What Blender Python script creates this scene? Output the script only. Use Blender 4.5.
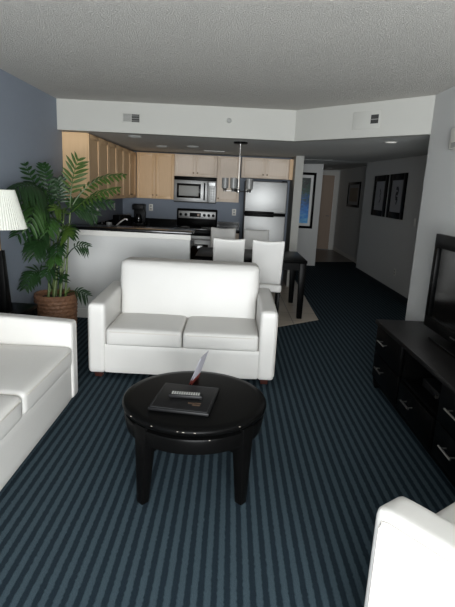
import bpy, bmesh, math, random
from mathutils import Vector, Matrix
for o in list(bpy.data.objects):
    bpy.data.objects.remove(o)
S = bpy.context.scene
COL = S.collection
PI = math.pi
R = math.radians

# ------------------------------------------------------------------ camera
cam = bpy.data.cameras.new('camera')
cam.sensor_fit = 'AUTO'
cam.sensor_width = 36.0
cam.lens = 36.0 * 480.0 / 607.0
cam.clip_start = 0.05
cam_o = bpy.data.objects.new('camera', cam)
COL.objects.link(cam_o)
cam_o.matrix_world = Matrix((
    (0.9988256, -0.0484127, -0.0018819, 0.0),
    (0.0091315, 0.2262578, -0.9740247, 0.0),
    (0.0475810, 0.9728636, 0.2264342, 1.55),
    (0, 0, 0, 1)))
S.camera = cam_o

# ------------------------------------------------------------------ light
world = bpy.data.worlds.new('world')
S.world = world
world.use_nodes = True
bg = world.node_tree.nodes['Background']
bg.inputs['Color'].default_value = (0.75, 0.86, 1.0, 1)
bg.inputs['Strength'].default_value = 1.0

def area(name, loc, rot, sx, sy, power, color):
    l = bpy.data.lights.new(name, 'AREA')
    l.shape = 'RECTANGLE'
    l.size = sx
    l.size_y = sy
    l.energy = power
    l.color = color
    o = bpy.data.objects.new(name, l)
    o.location = loc
    o.rotation_euler = rot
    COL.objects.link(o)
    return o
# daylight coming in through the balcony door behind the camera
area('window_daylight', (0.35, -2.22, 1.30), (R(90), 0, 0), 2.5, 2.1, 375, (0.95, 0.985, 1.0))
# added fill lamp tilted upward at the opening to brighten the ceiling
area('ceiling_fill', (0.35, -2.24, 0.75), (R(125), 0, 0), 2.4, 1.0, 105, (0.97, 0.99, 1.0))

S.view_settings.view_transform = 'Standard'
S.view_settings.look = 'None'
S.view_settings.gamma = 1.0
S.view_settings.use_curve_mapping = False
S.view_settings.exposure = 0.0
S.cycles.use_denoising = True
S.cycles.max_bounces = 12
S.cycles.diffuse_bounces = 8
S.cycles.glossy_bounces = 4

# ------------------------------------------------------------------ materials
def srgb(r, g, b):
    def f(c):
        c /= 255.0
        return c / 12.92 if c <= 0.04045 else ((c + 0.055) / 1.055) ** 2.4
    return (f(r), f(g), f(b), 1)

def mat(name, col, rough=0.6, metal=0.0, spec=0.5, noise=0.0, nscale=20.0, bump=0.0, bscale=60.0, coat=0.0):
    m = bpy.data.materials.new(name)
    m.use_nodes = True
    nt = m.node_tree
    b = nt.nodes['Principled BSDF']
    b.inputs['Base Color'].default_value = col
    b.inputs['Roughness'].default_value = rough
    b.inputs['Metallic'].default_value = metal
    b.inputs['Specular IOR Level'].default_value = spec
    b.inputs['Coat Weight'].default_value = coat
    tc = nt.nodes.new('ShaderNodeTexCoord')
    if noise > 0:
        n = nt.nodes.new('ShaderNodeTexNoise')
        n.inputs['Scale'].default_value = nscale
        n.inputs['Detail'].default_value = 4
        nt.links.new(tc.outputs['Object'], n.inputs['Vector'])
        mx = nt.nodes.new('ShaderNodeMix')
        mx.data_type = 'RGBA'
        mx.inputs[6].default_value = tuple(c * (1 - noise) for c in col[:3]) + (1,)
        mx.inputs[7].default_value = tuple(min(1, c * (1 + noise)) for c in col[:3]) + (1,)
        nt.links.new(n.outputs['Fac'], mx.inputs[0])
        nt.links.new(mx.outputs[2], b.inputs['Base Color'])
    if bump > 0:
        n2 = nt.nodes.new('ShaderNodeTexNoise')
        n2.inputs['Scale'].default_value = bscale
        n2.inputs['Detail'].default_value = 3
        nt.links.new(tc.outputs['Object'], n2.inputs['Vector'])
        bp = nt.nodes.new('ShaderNodeBump')
        bp.inputs['Strength'].default_value = bump
        bp.inputs['Distance'].default_value = 0.01
        nt.links.new(n2.outputs['Fac'], bp.inputs['Height'])
        nt.links.new(bp.outputs['Normal'], b.inputs['Normal'])
    return m

def mat_wood(name, c1, c2, rough=0.45, scale=(18, 18, 1.6)):
    m = mat(name, c1, rough)
    nt = m.node_tree
    b = nt.nodes['Principled BSDF']
    tc = nt.nodes.new('ShaderNodeTexCoord')
    mp = nt.nodes.new('ShaderNodeMapping')
    mp.inputs['Scale'].default_value = scale
    n = nt.nodes.new('ShaderNodeTexNoise')
    n.inputs['Scale'].default_value = 3.0
    n.inputs['Detail'].default_value = 6
    mx = nt.nodes.new('ShaderNodeMix')
    mx.data_type = 'RGBA'
    mx.inputs[6].default_value = c1
    mx.inputs[7].default_value = c2
    nt.links.new(tc.outputs['Object'], mp.inputs['Vector'])
    nt.links.new(mp.outputs['Vector'], n.inputs['Vector'])
    nt.links.new(n.outputs['Fac'], mx.inputs[0])
    nt.links.new(mx.outputs[2], b.inputs['Base Color'])
    return m

def mat_carpet():
    m = mat('striped_carpet', (0.1, 0.1, 0.1, 1), 0.95, spec=0.1)
    nt = m.node_tree
    N = nt.nodes.new
    L = nt.links.new
    b = nt.nodes['Principled BSDF']
    g = N('ShaderNodeNewGeometry')
    s = N('ShaderNodeSeparateXYZ')
    L(g.outputs['Position'], s.inputs[0])
    wob = N('ShaderNodeTexNoise')
    wob.inputs['Scale'].default_value = 60
    wob.inputs['Detail'].default_value = 2
    L(g.outputs['Position'], wob.inputs['Vector'])
    a = N('ShaderNodeMath'); a.operation = 'MULTIPLY_ADD'
    a.inputs[1].default_value = 0.014
    L(wob.outputs['Fac'], a.inputs[0])
    L(s.outputs['X'], a.inputs[2])
    c = N('ShaderNodeMath'); c.operation = 'MULTIPLY_ADD'
    c.inputs[1].default_value = 2 * PI / 0.0518
    c.inputs[2].default_value = -2 * PI * (0.297 / 0.0518)
    L(a.outputs[0], c.inputs[0])
    co = N('ShaderNodeMath'); co.operation = 'COSINE'
    L(c.outputs[0], co.inputs[0])
    mr = N('ShaderNodeMapRange'); mr.interpolation_type = 'SMOOTHSTEP'
    mr.inputs[1].default_value = -0.45
    mr.inputs[2].default_value = 0.45
    L(co.outputs[0], mr.inputs[0])
    mx = N('ShaderNodeMix'); mx.data_type = 'RGBA'
    mx.inputs[6].default_value = CARPET_DARK
    mx.inputs[7].default_value = CARPET_LIGHT
    L(mr.outputs[0], mx.inputs[0])
    sp = N('ShaderNodeTexNoise'); sp.inputs['Scale'].default_value = 260; sp.inputs['Detail'].default_value = 2
    L(g.outputs['Position'], sp.inputs['Vector'])
    mr2 = N('ShaderNodeMapRange')
    mr2.inputs[1].default_value = 0.3; mr2.inputs[2].default_value = 0.7
    mr2.inputs[3].default_value = 0.7; mr2.inputs[4].default_value = 1.3
    L(sp.outputs['Fac'], mr2.inputs[0])
    hs = N('ShaderNodeMix'); hs.data_type = 'RGBA'; hs.blend_type = 'MULTIPLY'; hs.inputs[0].default_value = 1
    L(mx.outputs[2], hs.inputs[6]); L(mr2.outputs[0], hs.inputs[7])
    L(hs.outputs[2], b.inputs['Base Color'])
    bp = N('ShaderNodeBump'); bp.inputs['Strength'].default_value = 0.35; bp.inputs['Distance'].default_value = 0.004
    L(sp.outputs['Fac'], bp.inputs['Height']); L(bp.outputs['Normal'], b.inputs['Normal'])
    return m

def mat_popcorn():
    m = mat('popcorn_ceiling', CEIL, 0.95, spec=0.1)
    nt = m.node_tree; N = nt.nodes.new; L = nt.links.new
    b = nt.nodes['Principled BSDF']
    g = N('ShaderNodeNewGeometry')
    n = N('ShaderNodeTexNoise'); n.inputs['Scale'].default_value = 100; n.inputs['Detail'].default_value = 4; n.inputs['Roughness'].default_value = 0.7
    L(g.outputs['Position'], n.inputs['Vector'])
    bp = N('ShaderNodeBump'); bp.inputs['Strength'].default_value = 0.7; bp.inputs['Distance'].default_value = 0.02
    L(n.outputs['Fac'], bp.inputs['Height']); L(bp.outputs['Normal'], b.inputs['Normal'])
    return m

def mat_tile():
    m = mat('beige_floor_tile', (0.3, 0.27, 0.23, 1), 0.35)
    nt = m.node_tree; N = nt.nodes.new; L = nt.links.new
    b = nt.nodes['Principled BSDF']
    g = N('ShaderNodeNewGeometry')
    br = N('ShaderNodeTexBrick')
    br.offset = 0.0
    br.inputs['Color1'].default_value = srgb(176, 164, 148)
    br.inputs['Color2'].default_value = srgb(168, 157, 142)
    br.inputs['Mortar'].default_value = srgb(112, 103, 94)
    br.inputs['Scale'].default_value = 1.0
    br.inputs['Mortar Size'].default_value = 0.006
    br.inputs['Brick Width'].default_value = 0.42
    br.inputs['Row Height'].default_value = 0.42
    L(g.outputs['Position'], br.inputs['Vector'])
    L(br.outputs['Color'], b.inputs['Base Color'])
    return m

def mat_blue_art():
    m = mat('blue_seascape_print', (0.1, 0.3, 0.5, 1), 0.25)
    nt = m.node_tree; N = nt.nodes.new; L = nt.links.new
    b = nt.nodes['Principled BSDF']
    g = N('ShaderNodeNewGeometry'); s = N('ShaderNodeSeparateXYZ'); L(g.outputs['Position'], s.inputs[0])
    n = N('ShaderNodeTexNoise'); n.inputs['Scale'].default_value = 14; n.inputs['Detail'].default_value = 5
    mp = N('ShaderNodeMapping'); mp.inputs['Scale'].default_value = (1, 1, 2.2)
    L(g.outputs['Position'], mp.inputs['Vector']); L(mp.outputs[0], n.inputs['Vector'])
    a = N('ShaderNodeMath'); a.operation = 'MULTIPLY_ADD'; a.inputs[1].default_value = 0.7
    L(n.outputs['Fac'], a.inputs[0])
    z = N('ShaderNodeMapRange'); z.inputs[1].default_value = 0.9; z.inputs[2].default_value = 2.0; z.inputs[3].default_value = -0.3; z.inputs[4].default_value = 0.75
    L(s.outputs['Z'], z.inputs[0]); L(z.outputs[0], a.inputs[2])
    r = N('ShaderNodeValToRGB'); e = r.color_ramp.elements
    e[0].position = 0.0; e[0].color = srgb(110, 190, 225)
    e[1].position = 1.0; e[1].color = srgb(10, 22, 24)
    x = e.new(0.3); x.color = srgb(40, 130, 215)
    x = e.new(0.55); x.color = srgb(28, 90, 150)
    x = e.new(0.72); x.color = srgb(34, 74, 58)
    L(a.outputs[0], r.inputs[0]); L(r.outputs[0], b.inputs['Base Color'])
    return m

CARPET_DARK = srgb(25, 35, 42)
CARPET_LIGHT = srgb(53, 66, 73)
CEIL = srgb(196, 193, 187)

M = {}
M['carpet'] = mat_carpet()
M['ceiling'] = mat_popcorn()
M['tile'] = mat_tile()
M['blue_wall'] = mat('blue_paint', srgb(128, 136, 148), 0.7, noise=0.03, bump=0.05, bscale=120)
M['white_wall'] = mat('warm_white_paint', srgb(178, 177, 171), 0.75, bump=0.05, bscale=120)
M['grey_wall'] = mat('grey_white_paint', srgb(200, 200, 198), 0.75, bump=0.05, bscale=120)
M['low_ceiling'] = mat('flat_ceiling_paint', srgb(206, 207, 204), 0.85)
M['trim'] = mat('white_trim_paint', srgb(214, 212, 206), 0.5)
M['dark_base'] = mat('dark_vinyl_baseboard', srgb(26, 34, 42), 0.5)
M['leather'] = mat('white_leather', srgb(203, 201, 197), 0.42, spec=0.4, noise=0.02, nscale=5, bump=0.12, bscale=9)
M['seam'] = mat('leather_piping', srgb(196, 191, 184), 0.45)
M['foot_wood'] = mat_wood('red_brown_wood', srgb(62, 26, 18), srgb(46, 18, 12))
M['black'] = mat('black_lacquer', srgb(7, 7, 7), 0.32, spec=0.06, noise=0.15, nscale=8)
M['black_matte'] = mat('black_matte', srgb(14, 14, 15), 0.5, spec=0.25)
M['espresso'] = mat_wood('espresso_wood', srgb(9, 8, 8), srgb(13, 11, 11), 0.4, (4, 1.2, 18))
M['espresso'].node_tree.nodes['Principled BSDF'].inputs['Specular IOR Level'].default_value = 0.2
M['cherry'] = mat_wood('cherry_niche', srgb(58, 24, 16), srgb(40, 16, 11), 0.4)
M['chrome'] = mat('brushed_nickel', srgb(150, 148, 145), 0.32, 1.0)
M['steel'] = mat('stainless_steel', srgb(158, 158, 157), 0.47, 1.0, noise=0.05, nscale=6)
M['blackglass'] = mat('black_glass', srgb(8, 8, 9), 0.08, spec=0.6)
M['maple'] = mat_wood('maple_veneer', srgb(218, 184, 142), srgb(204, 168, 126))
M['pale_maple'] = mat_wood('pale_maple_veneer', srgb(222, 204, 186), srgb(210, 192, 172))
M['granite'] = mat('black_granite', srgb(13, 13, 14), 0.16, spec=0.35, noise=0.6, nscale=160)
M['leaf'] = mat('palm_leaf', srgb(26, 52, 22), 0.45, spec=0.4, noise=0.35, nscale=9)
M['leaf_light'] = mat('sunlit_palm_leaf', srgb(58, 80, 28), 0.45, spec=0.4, noise=0.25, nscale=9)  # paler yellow-green, sunlight put into the colour of the brighter fronds
M['leaf_mid'] = mat('glossy_palm_leaf', srgb(42, 72, 28), 0.38, spec=0.5, noise=0.35, nscale=9)
M['cane'] = mat('palm_cane', srgb(86, 104, 48), 0.5, noise=0.25, nscale=14)
M['wicker'] = mat('brown_wicker', srgb(128, 92, 68), 0.6, noise=0.55, nscale=50)
M['soil'] = mat('potting_soil', srgb(36, 26, 20), 0.95, noise=0.4, nscale=40)
M['shade'] = mat('pleated_fabric', srgb(206, 207, 197), 0.8)
M['brass'] = mat('aged_brass', srgb(120, 104, 82), 0.35, 1.0)
M['screen'] = mat('tv_screen', srgb(7, 8, 9), 0.12, spec=0.5)
M['plastic_white'] = mat('white_plastic', srgb(222, 220, 212), 0.4)
M['plastic_grey'] = mat('grey_plastic', srgb(150, 150, 146), 0.5)
M['vent_dark'] = mat('dark_vent_void', srgb(52, 52, 51), 0.7)
M['vent_grey'] = mat('grey_vent_louver', srgb(132, 132, 128), 0.6)
M['frosted'] = mat('frosted_grey_glass', srgb(124, 124, 122), 0.35, spec=0.5)
M['mat_board'] = mat('grey_mat_board', srgb(150, 150, 153), 0.6)
M['white_mat'] = mat('white_mat_board', srgb(214, 214, 212), 0.5)
M['ink'] = mat('black_ink', srgb(24, 24, 26), 0.6)
M['sepia'] = mat('sepia_print', srgb(128, 116, 100), 0.5, noise=0.5, nscale=9)
M['art_blue'] = mat_blue_art()
M['door_wood'] = mat_wood('tan_door_wood', srgb(176, 154, 136), srgb(164, 142, 124), 0.5)
M['paper'] = mat('pale_card', srgb(172, 170, 178), 0.5)
M['red_print'] = mat('red_print', srgb(120, 40, 32), 0.5)
M['tan_print'] = mat('tan_print', srgb(76, 56, 40), 0.5)
M['chair_white'] = mat('white_vinyl', srgb(226, 224, 220), 0.5, bump=0.06, bscale=14)
M['glass_lamp'] = mat('lamp_lens', srgb(225, 225, 218), 0.3)
M['brown_tile'] = mat('brown_entry_tile', srgb(112, 104, 97), 0.35, noise=0.15, nscale=5)
_b = M['glass_lamp'].node_tree.nodes['Principled BSDF']
_b.inputs['Emission Color'].default_value = (1, 0.97, 0.88, 1)
_b.inputs['Emission Strength'].default_value = 0.45
M['stitch'] = mat('grey_stitching', srgb(58, 58, 60), 0.7)
M['stitch_pale'] = mat('bare_wood_chip', srgb(150, 142, 132), 0.8)
M['lcd'] = mat('amber_display', srgb(120, 84, 50), 0.3)

# ------------------------------------------------------------------ helpers
def link(name, bm, m, parent=None, loc=None, smooth=True, sharp=38):
    bmesh.ops.recalc_face_normals(bm, faces=bm.faces)
    me = bpy.data.meshes.new(name)
    bm.to_mesh(me)
    bm.free()
    if smooth:
        for p in me.polygons:
            p.use_smooth = True
        me.set_sharp_from_angle(angle=R(sharp))
    ms = m if isinstance(m, (list, tuple)) else [m]
    for x in ms:
        me.materials.append(M[x])
    o = bpy.data.objects.new(name, me)
    COL.objects.link(o)
    if parent is not None:
        o.parent = parent
    if loc is not None:
        o.location = loc
    return o

def thing(name, label, cat, loc=(0, 0, 0), rz=0.0, group=None):
    o = bpy.data.objects.new(name, None)
    COL.objects.link(o)
    o.empty_display_size = 0.1
    o.location = loc
    o.rotation_euler = (0, 0, rz)
    o['label'] = label
    o['category'] = cat
    if group:
        o['group'] = group
    return o

def tag(o, label, cat, group=None):
    o['label'] = label
    o['category'] = cat
    if group:
        o['group'] = group
    return o

def struct(name, bm, m, label, cat, parent=None, smooth=False):
    o = link(name, bm, m, parent, smooth=smooth)
    o['kind'] = 'structure'
    o['label'] = label
    o['category'] = cat
    return o

def box(bm, x0, x1, y0, y1, z0, z1, r=0.0, n=2, mi=0):
    vs = [bm.verts.new((x, y, z)) for x in (x0, x1) for y in (y0, y1) for z in (z0, z1)]
    idx = [(0, 1, 3, 2), (4, 6, 7, 5), (0, 4, 5, 1), (2, 3, 7, 6), (0, 2, 6, 4), (1, 5, 7, 3)]
    fs = [bm.faces.new([vs[i] for i in f]) for f in idx]
    for f in fs:
        f.material_index = mi
    if r > 0:
        es = list({e for f in fs for e in f.edges})
        bmesh.ops.bevel(bm, geom=es, offset=r, segments=n, profile=0.5, affect='EDGES')
    return bm

def B(*a, **k):
    return box(bmesh.new(), *a, **k)

def tube(bm, pts, rad, n=8, mi=0, cap=True):
    pts = [Vector(p) for p in pts]
    rads = rad if isinstance(rad, (list, tuple)) else [rad] * len(pts)
    rings = []
    up = Vector((0.123, 0.321, 0.9)).normalized()
    for i, p in enumerate(pts):
        t = (pts[min(i + 1, len(pts) - 1)] - pts[max(i - 1, 0)]).normalized()
        u = up if abs(t.dot(up)) < 0.95 else Vector((1, 0, 0))
        a = t.cross(u).normalized()
        b = t.cross(a).normalized()
        rings.append([bm.verts.new(p + rads[i] * (math.cos(2 * PI * k / n) * a + math.sin(2 * PI * k / n) * b)) for k in range(n)])
    for i in range(len(rings) - 1):
        for k in range(n):
            f = bm.faces.new((rings[i][k], rings[i][(k + 1) % n], rings[i + 1][(k + 1) % n], rings[i + 1][k]))
            f.material_index = mi
    if cap:
        for r_ in (rings[0], rings[-1]):
            f = bm.faces.new(r_)
            f.material_index = mi
    return bm

def T(*a, **k):
    return tube(bmesh.new(), *a, **k)

def lathe(bm, prof, n=48, cx=0, cy=0, mod=None, mi=0, closed=False):
    rings = []
    for j, (r, z) in enumerate(prof):
        ring = []
        for k in range(n):
            a = 2 * PI * k / n
            rr = r + (mod(a, j, r, z) if mod else 0)
            ring.append(bm.verts.new((cx + rr * math.cos(a), cy + rr * math.sin(a), z)))
        rings.append(ring)
    m_ = len(rings)
    for i in range(m_ if closed else m_ - 1):
        q = rings[(i + 1) % m_]
        for k in range(n):
            f = bm.faces.new((rings[i][k], rings[i][(k + 1) % n], q[(k + 1) % n], q[k]))
            f.material_index = mi
    if not closed:
        for r_ in (rings[0], rings[-1]):
            if (r_[0].co - r_[n // 2].co).length > 1e-5:
                f = bm.faces.new(r_)
                f.material_index = mi
    return bm

def LT(*a, **k):
    return lathe(bmesh.new(), *a, **k)

def taper(bm, c0, s0, c1, s1, r=0.0):
    """a four-sided tapered post from centre c0 (half size s0) up to c1 (half size s1)"""
    v = []
    for c, s in ((c0, s0), (c1, s1)):
        v.append([bm.verts.new((c[0] + dx * s, c[1] + dy * s, c[2])) for dx, dy in ((-1, -1), (1, -1), (1, 1), (-1, 1))])
    fs = [bm.faces.new(v[0]), bm.faces.new(v[1])]
    for k in range(4):
        fs.append(bm.faces.new((v[0][k], v[0][(k + 1) % 4], v[1][(k + 1) % 4], v[1][k])))
    if r > 0:
        es = list({e for f in fs for e in f.edges})
        bmesh.ops.bevel(bm, geom=es, offset=r, segments=2, profile=0.5, affect='EDGES')
    return bm

def prism(bm, poly, z0, z1, zf=None):
    """vertical prism over a polygon; zf(x,y) may give the bottom height"""
    a = [bm.verts.new((x, y, zf(x, y) if zf else z0)) for x, y in poly]
    b = [bm.verts.new((x, y, z1)) for x, y in poly]
    bm.faces.new(a)
    bm.faces.new(b)
    n = len(poly)
    for k in range(n):
        bm.faces.new((a[k], a[(k + 1) % n], b[(k + 1) % n], b[k]))
    return bm

def cushion(x0, x1, y0, y1, z0, z1, r=0.05, puff=0.025, n=14, front=0.0):
    """upholstery block: grid box with rounded edges and a slightly domed top"""
    bm = bmesh.new()
    bmesh.ops.create_cube(bm, size=2.0)
    bmesh.ops.subdivide_edges(bm, edges=bm.edges[:], cuts=n, use_grid_fill=True)
    hx, hy, hz = (x1 - x0) / 2, (y1 - y0) / 2, (z1 - z0) / 2
    c = Vector(((x0 + x1) / 2, (y0 + y1) / 2, (z0 + z1) / 2))
    r = min(r, hx, hy, hz)
    for v in bm.verts:
        u = v.co.copy()
        # gather grid lines towards the edges so the rounding is well described
        w = Vector([math.copysign(1 - (1 - abs(t)) ** 1.6, t) for t in u])
        p = Vector((w.x * hx, w.y * hy, w.z * hz))
        q = Vector((max(-hx + r, min(hx - r, p.x)), max(-hy + r, min(hy - r, p.y)), max(-hz + r, min(hz - r, p.z))))
        d = p - q
        if d.length > 1e-9:
            p = q + d.normalized() * r
        ex = (1 - (p.x / hx) ** 2) * (1 - (p.y / hy) ** 2)
        if p.z > 0:
            p.z += puff * max(0, ex) ** 0.6 * (p.z / hz)
        if p.y < 0 and front:
            p.y -= front * max(0, (1 - (p.x / hx) ** 2) * (1 - (p.z / hz) ** 2)) ** 0.6
        v.co = c + p
    return bm

def copy_tree(src, loc, rz, label=None):
    c = src.copy()
    COL.objects.link(c)
    c.location = loc
    c.rotation_euler = (0, 0, rz)
    if label:
        c['label'] = label
    for ch in list(src.children):
        d = ch.copy()
        COL.objects.link(d)
        d.parent = c
        for g in ch.children:
            e = g.copy()
            COL.objects.link(e)
            e.parent = d
    return c

# ------------------------------------------------------------------ room shell
XL, XR, ZC = -1.96, 1.72, 2.45
def low_z(x, y):
    """height of the lower hall and kitchen ceiling (rises a little towards the hall)"""
    return 2.135 + 0.045 * max(0, x - 0.66) * min(1, max(0, y - 4.4) / 2.5) + 0.008 * max(0, y - 5.5)

struct('floor', B(-2.1, 3.3, -2.4, 14.8, -0.1, 0.0), 'carpet', 'dark blue and grey striped carpet covering the living room floor', 'carpet floor')
bm = prism(bmesh.new(), [(XL, 5.56), (0.64, 5.56), (1.19, 5.98), (1.26, 8.9), (XL, 8.9)], 0.0, 0.004)
struct('floor_dining', bm, 'tile', 'beige tile floor under the dining table and chairs', 'tile floor')
bm = prism(bmesh.new(), [(1.97, 11.5), (3.12, 11.9), (3.12, 14.5), (1.97, 14.5)], 0.0, 0.004)
struct('floor_entry', bm, 'brown_tile', 'brown tile floor before the door at the end of the hall', 'tile floor')
struct('wall_left', B(XL - 0.12, XL, -2.4, 9.0, 0, 2.6), 'blue_wall', 'slate blue left wall beside the palm and lamp', 'wall')
struct('wall_right', B(XR, XR + 0.12, -2.4, 4.47, 0, 2.6), 'grey_wall', 'grey-white right wall behind the television', 'wall')
struct('wall_right_return', B(XR + 0.12, 2.85, 4.35, 4.47, 0, 2.6), 'grey_wall', 'hidden return of the right wall into the hall', 'wall')
struct('wall_hall_right', B(2.75, 2.87, 4.47, 10.3, 0, 2.6), 'grey_wall', 'grey hall wall with the two black-framed pictures side by side', 'wall')
struct('wall_hall_jog', B(2.87, 3.24, 10.18, 10.3, 0, 2.6), 'grey_wall', 'short return at the far end of the hall wall', 'wall')
struct('wall_entry_right', B(3.12, 3.24, 10.3, 14.62, 0, 2.6), 'grey_wall', 'dim wall with one small picture beside the far door', 'wall')
struct('wall_entry_left', B(1.85, 1.97, 11.02, 14.62, 0, 2.6), 'grey_wall', 'left wall of the far hall, out of sight', 'wall')
struct('wall_picture', B(1.02, 1.97, 10.9, 11.02, 0, 2.6), 'grey_wall', 'hall wall carrying the tall blue picture', 'wall')
struct('wall_hall_left', B(1.02, 1.14, 8.95, 10.9, 0, 2.6), 'grey_wall', 'left wall of the hall behind the kitchen', 'wall')
struct('wall_kitchen_back', B(XL, 1.02, 8.83, 8.95, 0, 2.6), 'blue_wall', 'slate blue kitchen back wall behind stove and refrigerator', 'wall')
struct('wall_kitchen_end', B(1.02, 1.15, 8.18, 8.95, 0, 2.6), 'white_wall', 'narrow white wall end right of the refrigerator', 'wall')
bm = bmesh.new()
box(bm, 1.85, 2.30, 14.5, 14.62, 0, 2.6)
box(bm, 3.02, 3.24, 14.5, 14.62, 0, 2.6)
box(bm, 2.30, 3.02, 14.5, 14.62, 2.2, 2.6)
struct('wall_hall_end', bm, 'grey_wall', 'end wall of the hall around the tan door', 'wall')
# rear wall with the balcony opening (behind the camera)
bm = bmesh.new()
box(bm, XL - 0.12, -0.95, -2.22, -2.1, 0, 2.6)
box(bm, 1.65, XR + 0.12, -2.22, -2.1, 0, 2.6)
box(bm, -0.95, 1.65, -2.22, -2.1, 2.4, 2.6)
struct('wall_rear', bm, 'grey_wall', 'rear wall around the balcony opening, behind the viewer', 'wall')
struct('ceiling', prism(bmesh.new(), [(XL - .12, -2.4), (XR + .12, -2.4), (XR + .12, 4.47), (XR, 4.47), (0.66, 5.58), (XL - .12, 5.58)], ZC, ZC + 0.15), 'ceiling',
       'grey popcorn-textured living room ceiling', 'ceiling')
def lowprism(poly):
    return prism(bmesh.new(), poly, 0, 2.6, low_z)
struct('ceiling_kitchen', lowprism([(XL, 5.70), (0.66, 5.70), (1.02, 5.35), (1.15, 8.95), (XL, 8.95)]), 'low_ceiling', 'lower flat ceiling over the kitchen', 'ceiling')
bm = lowprism([(1.02, 5.35), (1.72, 4.60), (2.87, 4.47), (2.87, 10.3), (1.15, 8.95)])
struct('ceiling_hall', bm, 'low_ceiling', 'lower flat ceiling over the hall in front of the two pictures', 'ceiling')
bm = lowprism([(1.0, 8.95), (2.87, 10.3), (3.24, 10.3), (3.24, 14.62), (1.0, 14.62)])
struct('ceiling_entry', bm, 'low_ceiling', 'lower ceiling over the far end of the hall', 'ceiling')
struct('trim_1', prism(bmesh.new(), [(XL, 5.58), (0.66, 5.58), (0.66, 5.70), (XL, 5.70)], 2.13, 2.6), 'white_wall', 'white drop-beam face above the kitchen bar, with a vent', 'ceiling beam')
struct('trim_2', prism(bmesh.new(), [(0.66, 5.58), (1.72, 4.47), (1.72, 4.62), (0.72, 5.67), (0.66, 5.70)], 2.13, 2.6), 'white_wall', 'white diagonal drop-beam face above the hall entrance', 'ceiling beam')
struct('baseboard_hall', B(2.735, 2.75, 4.47, 10.3, 0, 0.10), 'dark_base', 'dark baseboard along the grey hall wall', 'baseboard')
struct('baseboard_right', B(XR - 0.015, XR, -2.1, 4.47, 0, 0.10), 'dark_base', 'dark baseboard behind the dresser', 'baseboard')
struct('baseboard_left', B(XL, XL + 0.015, -2.1, 5.54, 0, 0.10), 'trim', 'white baseboard along the blue wall', 'baseboard')
struct('baseboard_entry', B(3.105, 3.12, 10.3, 14.5, 0, 0.10), 'trim', 'pale baseboard beside the far door', 'baseboard')
# door at the end of the hall
bm = B(2.34, 2.98, 14.50, 14.54, 0.01, 2.16, 0.004)
d = struct('door_1', bm, 'door_wood', 'tan wooden door at the far end of the hall', 'door')
bm = bmesh.new()
box(bm, 2.98, 3.09, 14.47, 14.5, 0, 2.27)
box(bm, 2.23, 2.34, 14.47, 14.5, 0, 2.27)
box(bm, 2.34, 2.98, 14.47, 14.5, 2.16, 2.27)
link('door_frame', bm, 'trim', d)
link('door_handle', T([(2.90, 14.49, 1.0), (2.90, 14.44, 1.0), (2.80, 14.44, 1.0)], 0.012), 'chrome', d)
# balcony window behind the camera
bm = bmesh.new()
for x0, x1 in ((-0.95, -0.89), (0.32, 0.38), (1.59, 1.65)):
    box(bm, x0, x1, -2.20, -2.14, 0, 2.4)
box(bm, -0.89, 1.59, -2.20, -2.14, 2.34, 2.4)
box(bm, -0.89, 1.59, -2.20, -2.14, 0.0, 0.05)
struct('window_1', bm, 'trim', 'balcony door frame behind the viewer', 'window')

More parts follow.
